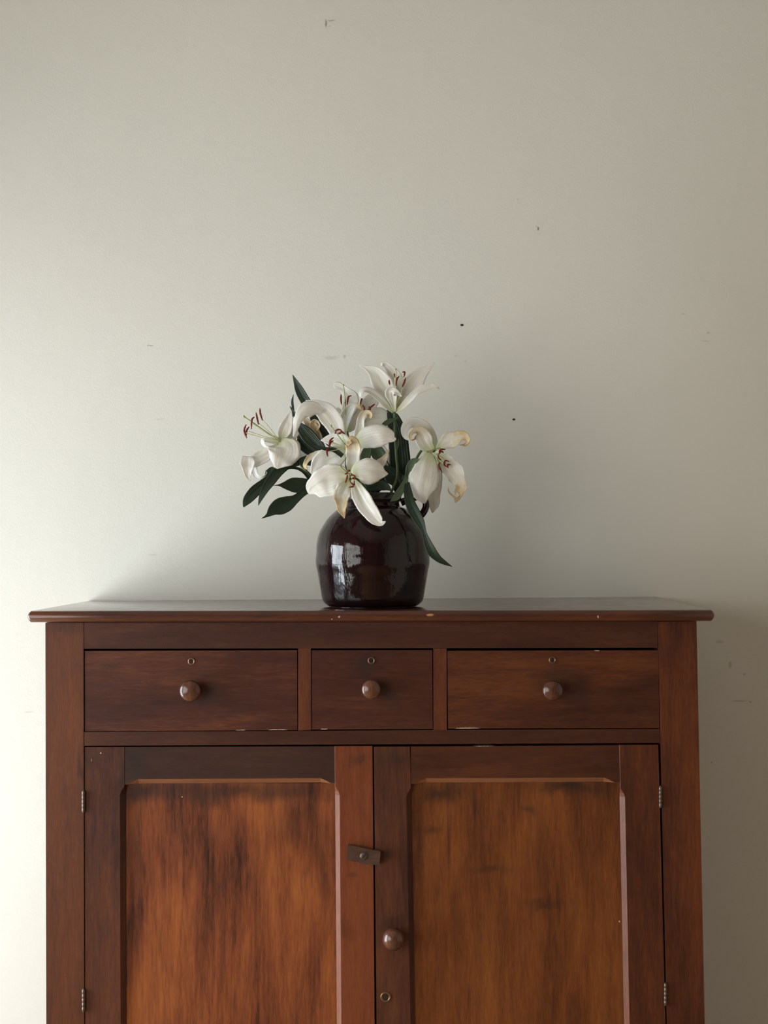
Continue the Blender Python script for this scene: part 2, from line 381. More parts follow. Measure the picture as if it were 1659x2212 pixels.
bm = bmesh.new(); box(bm, (XL+.001, YB-0.015, 0.001), (XR-.001, YB-.0005, 0.11)); bevel(bm, .004)
structure(finish('baseboard_back', bm, M['trim']))

# ---------------------------------------------------------------- cupboard
def seg(x0, y0, x1, y1): return lambda y: x0+(x1-x0)*(y-y0)/(y1-y0)
def lin(x0, y0, x1, y1): return lambda x: y0+(y1-y0)*(x-x0)/(x1-x0)
PL_out = seg(98, 1346, 100, 2212); PL_in = seg(180.5, 1346, 181.8, 2212)
PR_in = seg(1421, 1346, 1440.3, 2212); PR_out = seg(1504.5, 1343, 1522.3, 2212)
YT_L, YT_R = 1345.5, 1342.0
FLOOR_PY = 2963.0
base = P(829, FLOOR_PY, 0.0)
cup = empty('cupboard', (0, YB/2, 0), 'tall reddish-brown wooden cupboard with three drawers over two panelled doors, against the plain wall', 'cupboard')
def zfloor(bm):
    for v in bm.verts:
        if v.co.z < 0.02: v.co.z = 0.0
    return bm
# posts
bm = quad_bm([(PL_out(1346), YT_L), (PL_in(1346)-.3, YT_L), (PL_in(2963), 2963), (PL_out(2963), 2963)], 0.0, 0.045, 0.0012)
finish('front_post', zfloor(bm), M['wood_post_left'], cup)
bm = quad_bm([(PR_in(1346)+.3, YT_R+1), (PR_out(1346), YT_R), (PR_out(2963), 2963), (PR_in(2963), 2963)], 0.0, 0.045, 0.0012)
finish('front_post', zfloor(bm), M['wood_v'], cup)
xl0 = P(PL_out(1346), 1346, 0).x; xr0 = P(PR_out(1346), 1343, 0).x
zt = TOP-0.0205
for sx in (-1, 1):
    x0 = xl0+0.002 if sx < 0 else xr0-0.020
    bm = bmesh.new(); box(bm, (x0, 0.0455, 0.05), (x0+0.018, YB-0.022, zt)); bevel(bm, .001)
    finish('side_board', bm, M['wood_v'], cup)
bm = bmesh.new(); box(bm, (xl0+.002, YB-0.021, 0.05), (xr0-.002, YB-0.004, zt)); finish('back_board', bm, M['inside'], cup)
bm = bmesh.new(); box(bm, (xl0+.021, 0.048, TOP-0.262), (xr0-.021, YB-0.023, TOP-0.250)); finish('dust_board', bm, M['inside'], cup)
bm = bmesh.new(); box(bm, (xl0+.021, 0.048, 0.10), (xr0-.021, YB-0.023, 0.115)); finish('bottom_board', bm, M['inside'], cup)
# rails and dividers between the drawers
finish('top_rail', quad_bm([(PL_in(1346)+.5, YT_L-.2), (PR_in(1346)-.5, YT_R), (1421.2, 1399), (181, 1401.5)], 0.0006, 0.03, 0.0008), M['wood_h'], cup)
finish('middle_rail', quad_bm([(182, 1581.4), (1425.2, 1574.4), (1425.8, 1604.8), (182, 1611)], 0.0004, 0.03, 0.0008), M['wood_h'], cup)
for a, b in ((643.6, 671.4), (935.8, 964.6)):
    finish('drawer_divider', quad_bm([(a, 1400.8), (b, 1400.5), (b+.6, 1576.8), (a+.4, 1577.8)], 0.0008, 0.03, 0.0008), M['wood_v'], cup)
finish('bottom_rail', quad_bm([(182.5, 2812), (1452, 2806), (1454, 2880), (182.5, 2885)], 0.0004, 0.03, 0.0008), M['wood_h'], cup)

# tabletop with rounded front and ends
def tabletop():
    bm = bmesh.new()
    A = P(59.2, 1332.6, -0.02); B = P(1543.6, 1329.8, -0.02)       # ends of the front edge
    C = P(1421, 1289.2, YB-.001); D = P(181, 1298.2, YB-.001)      # back corners
    th = 0.0200
    n = 8; r = th/2
    def sect(front, back, m=7):
        L = []
        for i in range(m+1):
            a = math.pi/2 - math.pi*i/m
            L.append((front[0], front[1]+r*0.75-r*0.75*math.cos(a), front[2]+r*math.sin(a)))
        L.append((back[0], back[1], back[2]-th)); L.append((back[0], back[1], back[2]))
        return L
    loops = []
    N = 26
    for i in range(N+1):
        u = i/N
        if i == 0: ins, sc_ = 0.0, .45
        elif i == 1: u = .0; ins, sc_ = 0.0015, .75
        elif i == 2: u = .0; ins, sc_ = 0.005, 1.0
        elif i == N: ins, sc_ = 0.0, .45
        elif i == N-1: u = 1.0; ins, sc_ = -0.0015, .75
        elif i == N-2: u = 1.0; ins, sc_ = -0.005, 1.0
        else: ins, sc_ = 0.0, 1.0
        f = A.lerp(B, u); k = D.lerp(C, u)
        zf = f.z; zb = zf+r if True else k.z
        f = (f.x+ins, f.y, zf); kb = (min(max(k.x, A.x), B.x)+ins, YB-.001, k.z)
        L = sect(f, kb)
        zc = f[2]
        L = [(p[0], p[1]+(1-sc_)*0.004 if p[1] < 0.1 else p[1], zc+(p[2]-zc)*sc_ if p[1] < .1 else (k.z-r)+(p[2]-(k.z-r))*sc_) for p in L]
        loops.append(L)
    loft(bm, loops)
    return bm
tb = finish('tabletop', tabletop(), M['wood_top'], cup, True)
m_ = tb.modifiers.new('edge', 'EDGE_SPLIT'); m_.split_angle = 0.7

def knob_bm(px, py, r, length, Y=0.0, flat=0.6):
    """turned knob whose foot is at the pixel (px, py) on the front"""
    c = P(px, py, Y)
    bm = bmesh.new()
    prof = [(0.62*r, 0.0), (0.60*r, 0.0015), (0.50*r, 0.004), (0.46*r, length*.30), (0.55*r, length*.42), (0.80*r, length*.50), (0.96*r, length*.60), (1.0*r, length*.70),
            (0.96*r, length*.80), (0.86*r, length*(.80+.20*flat*.55)), (0.66*r, length*(.80+.20*flat*.95)), (0.4*r, length*.985), (0.12*r, length)]
    if flat > 1:                                       # domed mushroom knob
        prof = prof[:5]+[(r*math.cos(a), length*(.55+.45*math.sin(a))) for a in [math.radians(d_) for d_ in (-35, -18, 0, 14, 28, 42, 56, 68, 79, 88)]]
    lathe(bm, prof, (c.x, c.y, c.z), 'y', 40); return bm
def ring_bm(px, py, r, Y=0.0, out=0.0012):
    c = P(px, py, Y); bm = bmesh.new(); n = 28; loops = []
    for rr, h in ((r, -0.001), (r, out*.8), (r*.9, out), (r*.72, out), (r*.62, out*.6), (r*.62, -0.001)):
        loops.append([(c.x+rr*math.cos(2*math.pi*k/n), Y-h, c.z+rr*math.sin(2*math.pi*k/n)) for k in range(n)])
    loft(bm, loops+[loops[0]], False); return bm
def keyhole_bm(px, py, s, Y=0.0, tilt=0.0):
    """dark keyhole: round top with a flared slot below"""
    c = P(px, py, Y); bm = bmesh.new(); pts = []
    for i in range(17):
        a = math.radians(-60+300*i/16); pts.append((0.42*s*math.cos(a), 0.42*s*math.sin(a)+.25*s))
    pts += [(-0.36*s, -0.85*s), (0.36*s, -0.85*s)][::1]
    loft(bm, [[(c.x+x*math.cos(tilt)-z*math.sin(tilt), Y-h, c.z+z*math.cos(tilt)+x*math.sin(tilt)) for x, z in pts] for h in (0.0005, -0.002)])
    return bm
# drawers
def drawer(q, mat, kx, ky, ex, ey, proud, kr):
    d = finish('drawer', quad_bm(q, proud, 0.018, 0.0012), mat, cup)
    f = [P(x, y, 0.02) for x, y in q]
    bm = bmesh.new()                                   # the box behind the front
    x0, x1 = f[0].x+.012, f[1].x-.012; z0, z1 = f[3].z+.008, f[0].z-.02
    for a, b in (((x0, .0185, z0), (x0+.01, .38, z1)), ((x1-.01, .0185, z0), (x1, .38, z1)), ((x0+.01, .37, z0), (x1-.01, .38, z1)), ((x0+.01, .0185, z0), (x1-.01, .37, z0+.006))):
        box(bm, a, b)
    finish('drawer_box', bm, M['inside'], d)
    finish('knob', knob_bm(kx, ky, kr, 0.030, proud), M['wood_knob'], d, True)
    finish('keyhole_ring', ring_bm(ex, ey, 0.0062, proud), M['brass'], d, True)
    finish('keyhole', keyhole_bm(ex, ey, 0.0036, proud, 0.15), M['hole'], d)
    return d
drawer([(183.3, 1406.5), (641.6, 1404.6), (642.2, 1576.8), (183.3, 1579.8)], M['wood_drawer_left'], 414.5, 1489.5, 413.7, 1428.5, 0.0012, 0.0187)
drawer([(673.2, 1404.8), (933.4, 1404.2), (934.6, 1574.6), (673.6, 1576.0)], M['wood_drawer_mid'], 802, 1486.5, 802.4, 1426.8, 0.0014, 0.0168)
drawer([(966.4, 1406), (1422.4, 1404.6), (1424.4, 1572.8), (968, 1573.8)], M['wood_drawer_right'], 1191, 1489, 1193.4, 1425.6, 0.0004, 0.0178)

# doors: stiles and rails with stopped chamfers round a sunk panel
CH = 0.0082
def stile_bm(xa, xb, y0, y1, side, cs, Y=0.0, th=0.02):
    """xa, xb: functions giving the two edges; side: +1 when the chamfer is on the xb edge; cs: pixel y where it starts"""
    bm = bmesh.new(); loops = []
    for y, c in ((y0, .0005), (cs-14, .0005), (cs-8, CH*.35), (cs-2, CH*.75), (cs+6, CH), (y1-70, CH), (y1-60, .0005), (y1, .0005)):
        a = P(xa(y), y, Y); b = P(xb(y), y, Y)
        if side > 0: L = [(a.x, Y, a.z), (b.x-c, Y, a.z), (b.x, Y+c, a.z), (b.x, Y+th, a.z), (a.x, Y+th, a.z)]
        elif side < 0: L = [(b.x, Y, a.z), (a.x+c, Y, a.z), (a.x, Y+c, a.z), (a.x, Y+th, a.z), (b.x, Y+th, a.z)]
        loops.append(L)
    loft(bm, loops); return bm
def rail_bm(x0, x1, ya, yb, c0, c1, Y=0.0, th=0.02, up=-1):
    bm = bmesh.new(); loops = []
    for x, c in ((x0, .0005), (c0-14, .0005), (c0-4, CH*.6), (c0+8, CH*1.1), (c1-8, CH*1.1), (c1+4, CH*.6), (c1+14, .0005), (x1, .0005)):
        t_ = P(x, ya(x), Y); b = P(x, yb(x), Y)
        if up < 0: L = [(t_.x, Y, t_.z), (t_.x, Y, b.z+c), (t_.x, Y+c, b.z), (t_.x, Y+th, b.z), (t_.x, Y+th, t_.z)]
        else: L = [(t_.x, Y, b.z), (t_.x, Y, t_.z-c), (t_.x, Y+c, t_.z), (t_.x, Y+th, t_.z), (t_.x, Y+th, b.z)]
        loops.append(L)
    loft(bm, loops); return bm
DB = 2805
def door(Y, outl, inl, inr, outr, top, rail_b, mats, cl, cr, cs, rs):
    """outl..outr: edge functions of y; top, rail_b: functions of x"""
    ytop = top(inl(1650))
    pl = lambda y: inl(y)-2; pr = lambda y: inr(y)+2
    yt = rail_b(inl(1690))-3
    panel = finish('door', quad_bm([(pl(yt)-4, yt), (pr(yt)+4, yt), (pr(DB-80)+4, DB-80), (pl(DB-80)-4, DB-80)], Y+0.0098, 0.007, 0), mats[0], cup)
    finish('stile', stile_bm(outl, lambda y: inl(y)-.3, top(outl(1612)), DB, 1, cs, Y), mats[1], panel)
    worn(finish('stile', stile_bm(lambda y: inr(y)+.3, outr, top(outr(1612)), DB, -1, cs, Y), mats[2], panel), M['worn_lit_v'], lambda n: n.x < -.4 and n.y < -.4)  # only the left-facing chamfer gets the paler, painted-lit wood
    worn(finish('rail', rail_bm(inl(1650)+.3, inr(1650)-.3, top, rail_b, rs[0], rs[1], Y+.0004), mats[3], panel), M['worn_lit_h'], lambda n: n.z < -.35 and n.y < -.35)
    finish('rail', rail_bm(inl(DB-50)+.3, inr(DB-50)-.3, lambda x: DB-86, lambda x: DB-.5, inl(DB-50)+20, inr(DB-50)-20, Y+.0004, up=1), mats[3], panel)
    return panel
dl = door(0.0012, seg(183, 1614, 183.4, 2212), seg(269.0, 1614, 271, 2212), seg(722.6, 1614, 727, 2212), seg(804.4, 1614, 809.2, 2212),
          lin(183, 1614.2, 804, 1612.0), lin(269, 1694.5, 722, 1692), (M['wood_panel_left'], M['wood_stile_left'], M['wood_stile_red'], M['wood_rail_dark']), 0, 0, 1712, (290, 700))
dr = door(0.0002, seg(807.6, 1614, 813.4, 2212), seg(886.4, 1614, 897, 2212), seg(1337.6, 1614, 1349.5, 2212), seg(1422, 1614, 1437.6, 2212),
          lin(807, 1613.4, 1422, 1609.4), lin(887, 1692.4, 1337, 1690.6), (M['wood_panel_right'], M['wood_stile_mid'], M['wood_v'], M['wood_rail_warm']), 0, 0, 1716, (912, 1312))
dr['label'] = 'right door with the round knob and keyhole'; dl['label'] = 'left door with the wooden turn button'
finish('knob', knob_bm(850, 2022, 0.0196, 0.036, 0.0002, 1.6), M['wood_knob'], dr, True)
finish('keyhole_ring', ring_bm(833.5, 2153.7, 0.0092, 0.0002), M['brass'], dr, True)
finish('keyhole', keyhole_bm(834, 2154, 0.0062, 0.0002), M['hole'], dr)
# turn button on the left door
bm = bmesh.new()
q = [(751.5, 1826.5), (822, 1839.5), (819.5, 1869), (790, 1867), (748.5, 1858)]
f = [P(x, y, -0.013) for x, y in q]
loft(bm, [[(p.x, -0.013+.0035*(i in (0, 4)), p.z) for i, p in enumerate(f)], [(p.x, -0.0004, p.z) for p in f]])
bevel(bm, 0.0030, 5); bt = finish('turn_button', bm, M['wood_button'], dl, True)
for p in bt.data.polygons: p.use_smooth = p.area < 2.5e-5
bm = bmesh.new(); c = P(785.8, 1849.3, -0.0124)
lathe(bm, [(0.0064, -0.001), (0.0064, 0.0004), (0.0054, 0.001), (0.002, 0.0012), (0.0002, 0.0012)], (c.x, c.y, c.z), 'y', 28)
finish('screw', bm, M['metal'], dl, True)
bm = bmesh.new(); a = math.radians(52); dx, dz = math.cos(a)*.0056, math.sin(a)*.0056; nx, nz = -math.sin(a)*.0007, math.cos(a)*.0007
loft(bm, [[(c.x+sx*dx+sn*nx, c.y-h, c.z+sx*dz+sn*nz) for sx, sn in ((-1, -1), (1, -1), (1, 1), (-1, 1))] for h in (0.0014, 0.0005)])
finish('screw_slot', bm, M['hole'], dl)
# butt hinges in the gaps
def hinge(x, y0, y1):
    bm = bmesh.new(); a = P(x, y0, 0); b = P(x, y1, 0)
    n = 5; pts = []; rr = []
    for i in range(n):
        for f_, r_ in ((.02, .00275), (.05, .0030), (.95, .0030), (.98, .00275)):
            pts.append(a.lerp(b, (i+f_)/n)+Vector((0, -.0012, 0))); rr.append(r_)
    tube(bm, pts, rr, 12)
    for z, s in ((a, 1), (b, -1)):
        tube(bm, [z+Vector((0, -.0012, 0)), z+Vector((0, -.0012, .0015*s))], [.0024, .0012], 10)
    finish('hinge', bm, M['metal'], cup, True)
hinge(180.6, 1709, 1753.5); hinge(181, 2137, 2183.5); hinge(1426.6, 1699, 1743); hinge(1437.6, 2124, 2170)

# ---------------------------------------------------------------- jar
JY = 0.115; S = (JY-CAM.y)/F_PX
JX = P(805, 1200, JY).x
jar_base_z = None
tl = P(805, 1293.6, YB).z; tf = P(805, 1331.2, -0.02).z+0.01
JZ = tf+(tl-tf)*(JY+.02)/(YB+.02)
jar = empty('jar', (JX, JY, JZ), 'dark oxblood glazed stoneware jar full of lilies on top of the cupboard', 'jar')
def pz(py): return P(805, py, JY).z-JZ
H = lambda py: max(0.0, pz(py))
k = S
sil = [(124.5, 1209), (123, 1192), (122.6, 1176), (116.5, 1150), (99.5, 1122), (86, 1108), (76, 1100), (66, 1096.5), (60.5, 1093), (58.5, 1086)]
low = [(95, 1309.5), (101, 1306.5), (106, 1302), (110, 1295), (113.2, 1278), (117, 1258), (120.4, 1237), (123.6, 1222)]
prof = [(88*k, 0.0), (92*k, 0.001), (91*k, 0.004)]
prof += [(r*k*.99, H(y_-1)) for r, y_ in low] + [(r*k*.99, H(y_)) for r, y_ in sil]
inner = [(r*k*.99-0.006, h) for r, h in [(p[0]/(k*.99)*k*.99, p[1]) for p in prof if p[1] > 0.012]]
prof2 = prof + inner[::-1] + [(80*k, 0.010), (0.001, 0.010)]
# smooth the profile
def smooth_profile(pr, n=6):
    out = []
    for i in range(len(pr)-1):
        for j in range(n): out.append(tuple(crom(pr, (i+j/n)/(len(pr)-1))))
    return out+[pr[-1]]
bm = bmesh.new(); sp = smooth_profile(prof, 4)
lathe(bm, [(0.001, 0.0)]+sp+[(max(r-.006, .04), h) for r, h in sp[::-1] if h > .012]+[(0.001, .012)], (JX, JY, JZ), 'z', 96)
body = finish('body', bm, M['glaze'], jar, True)
bm = bmesh.new()
rp = [(58.5, 1087), (60.5, 1083), (63.2, 1080), (64, 1076), (64, 1070), (62.5, 1066.5), (59.5, 1065.2), (56, 1066), (54, 1069), (52, 1078), (51.5, 1087)]
rp = [(r*k*.98, pz(y_)) for r, y_ in rp]
lathe(bm, smooth_profile(rp+[rp[0]], 3)[:-1]+[rp[0]], (JX, JY, JZ), 'z', 80)
for f_ in [f_ for f_ in bm.faces if len(f_.verts) > 6]: bm.faces.remove(f_)
finish('rim', bm, M['rim'], jar, True)
hp = [(866, 1086), (880, 1080), (895, 1074.5), (908, 1074), (918, 1082), (920, 1094), (915, 1106), (906, 1117), (897, 1126)]
bm = bmesh.new(); pts = [P(*crom([(a, b) for a, b in hp], i/30), JY-0.004) for i in range(31)]
tube(bm, pts, [0.0062+0.0012*abs(i/30-.5) for i in range(31)], 14)
finish('handle', bm, M['glaze'], jar, True)

# ---------------------------------------------------------------- lilies
def blade(name, mat, parent, st, d0=0.0, d1=0.0, bow=0.0, cup=0.18, rib=0.05, ruff=0.0, wilt=(2.0, 0.0), thick=0.0006, NS=30, NW=10, crk=0.06, tip=False, label=None):
    """a petal or leaf. st: stations (px, py, half width in px[, roll in degrees[, depth offset in px]]), base first.
    d0, d1: depth of base and tip in px (negative is nearer the room); wilt: (start along the blade, strength)"""
    st = [tuple(s)+(0.0,)*(5-len(s)) for s in st]
    seed = random.random()*100
    noi = mathutils.noise.noise
    bm = bmesh.new(); lay = bm.loops.layers.float_color.new('wear')
    L = [0.0]
    for a, b in zip(st, st[1:]): L.append(L[-1]+math.hypot(b[0]-a[0], b[1]-a[1])+1e-6)
    def at(t):
        return crom(st, t)
    def frac(t):
        n = len(st)-1; s = min(t*n, n-1e-6); i = int(s); return (L[i]+(L[i+1]-L[i])*(s-i))/L[-1]
    grid = []; info = {}
    for i in range(NS+1):
        t = i/NS; s = at(t); e = 0.012
        a, b = at(max(t-e, 0)), at(min(t+e, 1)); v = frac(t)
        tx, ty = b[0]-a[0], b[1]-a[1]; m = math.hypot(tx, ty) or 1; tx /= m; ty /= m
        perp = Vector((-ty, tx, 0)); D = Vector((0, 0, 1)); roll = math.radians(s[3])
        side = math.cos(roll)*perp+math.sin(roll)*D
        nor = math.sin(roll)*perp-math.cos(roll)*D
        c = Vector((s[0], s[1], d0+(d1-d0)*v+bow*4*v*(1-v)+s[4]))
        wdt = max(s[2], 0.15)
        row = []
        for j in range(NW+1):
            q = j/NW*2-1
            z = cup*wdt*(q*q-.35)*min(1, 1.5*math.sin(math.pi*min(max(v, .04), .96))) - rib*wdt*math.exp(-(q/.16)**2)*(1-v)
            z += ruff*wdt*abs(q)**2.2*math.sin(seed+v*17+q*1.5)
            z += 0.03*wdt*math.sin(q*9+seed*3)*(1-q*q)
            z += crk*wdt*(noi(Vector((q*1.6, v*5, seed)))*1.3+noi(Vector((q*4, v*3, seed+9)))*.8)*min(1, 4*v)
            wob = 1+(ruff*.30+.012)*math.sin(seed*2+v*23+q*2)+(ruff*.2+.008)*math.sin(seed*5+v*61+q*4)
            p = c+side*(wdt*q*wob)+nor*z
            vv = bm.verts.new(P(p.x, p.y, JY+p.z*S))
            wl = max(0.0, (v-wilt[0])/(1.0001-wilt[0])) if wilt[0] < 1 else 0.0
            wl = wl**.7*wilt[1]*(0.65+.5*abs(q))
            if wilt[0] < 0: wl = wilt[1]
            info[vv] = ((q+1)/2, .4+.6*v if tip else v, min(wl, 1.5), 1); row.append(vv)
        grid.append(row)
    for r0, r1 in zip(grid, grid[1:]):
        for j in range(NW):
            f = bm.faces.new((r0[j], r0[j+1], r1[j+1], r1[j]))
            for lp in f.loops: lp[lay] = info[lp.vert]
    base_ = root_of(parent)
    for v in bm.verts: v.co -= base_
    me = bpy.data.meshes.new(name); bm.to_mesh(me); bm.free()
    for p in me.polygons: p.use_smooth = True
    me.materials.append(mat)
    o = bpy.data.objects.new(name, me); link(o, parent)
    so = o.modifiers.new('thickness', 'SOLIDIFY'); so.thickness = thick; so.offset = 0
    if label: o['label'] = label
    return o
def W(p, d=0.0): return P(p[0], p[1], JY+(p[2] if len(p) > 2 else d)*S)
def strand(name, mat, parent, pts, r, d=0.0, n=8, taper=1.0, bulb=0.0, N=16):
    pts = [tuple(p) if len(p) > 2 else tuple(p)+(d,) for p in pts]
    sm = [W(crom(pts, i/N)) for i in range(N+1)]
    rr = [r*S*(1+(taper-1)*i/N)+(bulb*S*math.exp(-(i/N/.11)**2)) for i in range(N+1)]
    bm = bmesh.new(); tube(bm, sm, rr, n); return finish(name, bm, mat, parent, True)
def anther(parent, pts, d, r=2.05):
    pts = [tuple(p) for p in pts]
    if len(pts) == 2: pts.insert(1, ((pts[0][0]+pts[1][0])/2+.6, (pts[0][1]+pts[1][1])/2))
    N = 12; bm = bmesh.new()
    sm = [P(*crom(pts, i/N), JY+(d+.8*math.sin(i*.9))*S) for i in range(N+1)]
    rr = [r*S*max(.25, math.sin(math.pi*min(max(i/N, .06), .94))**.45)*(1+.12*math.sin(i*2.3)) for i in range(N+1)]
    tube(bm, sm, rr, 8)
    return finish('anther', bm, M['anther'], parent, True)
GRP = None
def lily(label, centre, cd_, petals, stamens, pistil, stem, leaves=(), face=1.0, fil=True):
    c0 = W((centre[0], centre[1], cd_))
    r = empty('lily', c0, label, 'lily')
    for p in petals:
        kw = dict(p[1]) if len(p) > 1 else {}
        kw['d0'] = kw.get('d0', 0)+cd_; kw['d1'] = kw.get('d1', 0)+cd_
        nm = kw.pop('nm', 'petal'); blade(nm, M['petal'], r, p[0], tip=(nm == 'petal_tip'), **kw)
    for s in stamens:
        pts, dd = s[0], s[1]
        an = None
        if fil and len(s) < 4:
            m_ = pts[len(pts)//2] if len(s) < 3 else s[2]
            mid = ((centre[0]+m_[0])/2+random.uniform(-2, 2), (centre[1]+m_[1])/2+random.uniform(0, 2), cd_+dd*.55)
            an = strand('filament', M['filament'], r, [(centre[0]+random.uniform(-2, 2), centre[1]+random.uniform(-1, 1), cd_-2), mid, (m_[0], m_[1], cd_+dd)], 0.8)
        anther(an or r, pts, cd_+dd)
    if pistil:
        pts = [tuple(q) for q in pistil]
        st_ = strand('pistil', M['pistil'], r, [pts[0]+(cd_-8,) if len(pts[0]) < 3 else pts[0]]+[q+(cd_-5,) if len(q) < 3 else q for q in pts[1:]], 1.15, bulb=1.9)
    if stem: strand('stem', M['stem'], r, stem, 2.9, n=10, N=24)
    for lf in leaves:
        kw = dict(lf[1]) if len(lf) > 1 else {}
        m_ = M['leaf_light'] if kw.pop('light', False) else M['leaf']
        kw.setdefault('cup', .22); kw.setdefault('rib', .10); kw.setdefault('thick', .0007); kw.setdefault('crk', .025)
        blade('leaf', m_, r, lf[0][::-1] if kw.pop('rev', False) else lf[0], **kw)
    return r
W_ = dict
# --- top flower
lily('white lily opening upward above all the others, pale green at its throat', (853, 884), 4, [
    ([(852, 889, 3), (847, 868, 12), (836, 846, 20), (823, 824, 22), (809, 805, 15), (793, 795, 6.5), (777, 790, 1.2)], W_(d0=0, d1=14, bow=4, cup=.22, ruff=.03)),
    ([(853, 886, 3), (858, 862, 12), (860, 838, 16), (854, 816, 15), (844, 799, 11), (833, 788, 7), (826, 785, 5, 50), (824, 791, 3, 70)], W_(d0=4, d1=30, cup=.2, wilt=(.86, .4))),
    ([(855, 889, 3), (866, 870, 10), (879, 850, 17), (893, 828, 21), (909, 808, 15), (925, 794, 7), (939, 783, .6)], W_(d0=0, d1=16, bow=3, cup=.16, ruff=.04)),
    ([(855, 891, 3), (870, 878, 6.5, -15), (886, 861, 8, -20), (899, 847, 7, -15), (914, 839, 7.5, 10), (931, 833, 6, 20), (943, 836, 3), (949, 840, .6)], W_(d0=-4, d1=-14, bow=-8, cup=.3, wilt=(.93, .9))),
    ([(850, 891, 3), (834, 875, 6.5, 10), (818, 858, 8, 20), (803, 847, 8.5, 35), (789, 842, 9.5, 50), (778.5, 849, 9, 62), (780.5, 858, 6, 75), (789, 860, 4, 84), (798, 856, 1, 86)], W_(d0=-4, d1=-16, bow=-4, cup=.18)),
    ([(853, 890, 3), (850, 874, 6), (847, 860, 11), (845, 848, 13.5), (850, 845, 9, -25), (858, 848, 5.5, -30), (868, 857, .8)], W_(d0=-6, d1=-34, cup=.28, ruff=.03)),
  ], [([(840.5, 821), (841, 826), (842, 831)], -4), ([(851.5, 807), (853, 813), (856, 819)], -2), ([(862, 813), (857, 820), (855.5, 834)], -8), ([(869.5, 804), (874, 804), (872.5, 815)], 0), ([(876, 816), (873, 826), (869, 836)], -6)],
  [(854.6, 797), (855, 812), (853, 870)],
  [(852.5, 888, 4), (853, 930, 6), (856, 985, 10), (858, 1030, 8), (838, 1085, 2), (815, 1200, 4), (806, 1290, 6)],
  [([(862, 1066, 8), (862, 1040, 19), (864, 1005, 23), (862, 970, 22), (858, 935, 20), (851, 908, 15), (843, 888, 8), (836, 868, .6)], W_(d0=22, d1=30, cup=.12)),
   ([(824, 921, 1.5), (831, 916, 5), (841, 910, 5.5), (851, 906, 3.5), (861, 901, .4)][::-1], W_(d0=2, d1=-6, light=True)),
   ([(866, 1054, 6), (858, 1038, 16), (845, 1025, 18), (832, 1012, 8), (824, 1004, .6)], W_(d0=12, d1=18)),
   ([(856, 974, 1), (858, 966, 2.2), (860, 956, 2.3), (861, 947, .4)], W_(d0=2, d1=0, light=True)),
  ])
# --- right flower
lily('wilting white lily hanging on the right with brown curled tips and a long leaf below', (938, 978), -8, [
    ([(940, 974, 5), (935, 952, 10, 10), (924, 931, 13, 15), (907, 917, 13, 10), (889, 913, 12, 20), (876, 923, 10, 25), (873.5, 937, 7.5, 30), (879, 947, 5.5, 50), (888, 950, 2, 60)], W_(d0=6, d1=-8, bow=12, cup=.18)),
    ([(936, 974, 6), (924, 964, 15), (916, 951, 19), (911, 938, 17), (903, 930, 10), (893, 933, 6, 45), (886.5, 941, 5.5, 62), (889, 950, 4.5, 70), (896, 948, 3, 60), (898, 942, 1)], W_(d0=-2, d1=-26, cup=.25, ruff=.08, wilt=(.34, 1.15))),
    ([(942, 972, 4), (953, 961, 10), (967, 953, 18), (981, 947, 16), (995, 941, 11), (1006, 943, 8.5), (1011, 952, 6.5, 35), (1005, 961, 4.5, 55), (992, 961, .8, 60)], W_(d0=0, d1=-12, cup=.2, ruff=.14, wilt=(.22, 1.0))),
    ([(928, 977, 6), (924, 994, 19), (921, 1015, 29), (915, 1038, 33), (912, 1056, 30), (913, 1072, 18), (918, 1088, 1)], W_(d0=-6, d1=-34, bow=-16, cup=-.22, rib=-.05, ruff=.05)),
    ([(944, 980, 5), (958, 992, 13), (975, 1010, 20, 10), (989, 1030, 20, 20), (997, 1048, 14, 25), (993, 1062, 10, 20), (988, 1074, 7.5), (983, 1086, .8)], W_(d0=-2, d1=-10, bow=-4, cup=.34, ruff=.22, wilt=(.50, 1.0), NS=40)),
    ([(991, 1066, 5), (984, 1072, 4.5, 30), (976, 1070, 4, 50), (969, 1062, 2.6, 50), (969, 1052, .6)], W_(nm='petal_tip', d0=-12, d1=-16, cup=.3, ruff=.1, wilt=(-1, .45))),
    ([(934, 984, 6), (940, 1015, 14), (940, 1045, 15), (938, 1068, 13), (937, 1090, 11.5), (934, 1108, 1)], W_(d0=6, d1=20, cup=.3, wilt=(.93, .7))),
  ], [([(962, 971), (952, 971), (948, 977)], -22), ([(958, 978), (953, 975), (947, 982)], -20), ([(946, 984), (948, 990), (953, 993)], -22), ([(970, 997), (962, 995), (960, 1004), (967, 1009)], -20), ([(973, 1004), (967, 1004), (968, 1011)], -20), ([(950, 999), (948, 1007), (955, 1020)], -26)],
  [(920, 976, -36), (932, 973, -30), (950, 967.5, -12)],
  [(938, 976, -6), (920, 965, 12), (900, 990, 16), (882, 1040, 8), (858, 1085, 2), (828, 1180, 2), (812, 1285, -4)],
  [([(880, 1042, 5), (881, 1062, 9), (886, 1086, 11), (897, 1110, 12), (908, 1130, 9.5), (916.5, 1150, 5), (923, 1170, 8), (932, 1190, 10), (946, 1206, 7.5), (961, 1216, 4.5), (977, 1224, .4)], W_(d0=-50, d1=-100, bow=-26, light=False, NS=44)),
   ([(872, 1046, 4), (880, 1027, 5), (885, 1010, 8), (893, 997, 7.5), (905, 991, .5)], W_(d0=-20, d1=-30, light=True)),
   ([(879, 1030, 4), (872, 1047, 6), (864, 1062, 8), (855, 1075, 7), (843, 1083, .5)], W_(d0=-45, d1=-78, light=True)),
   ([(880, 1034, 2), (874, 1030, 4), (868, 1036, 1)], W_(d0=-15, d1=-20, light=True)),
  ])
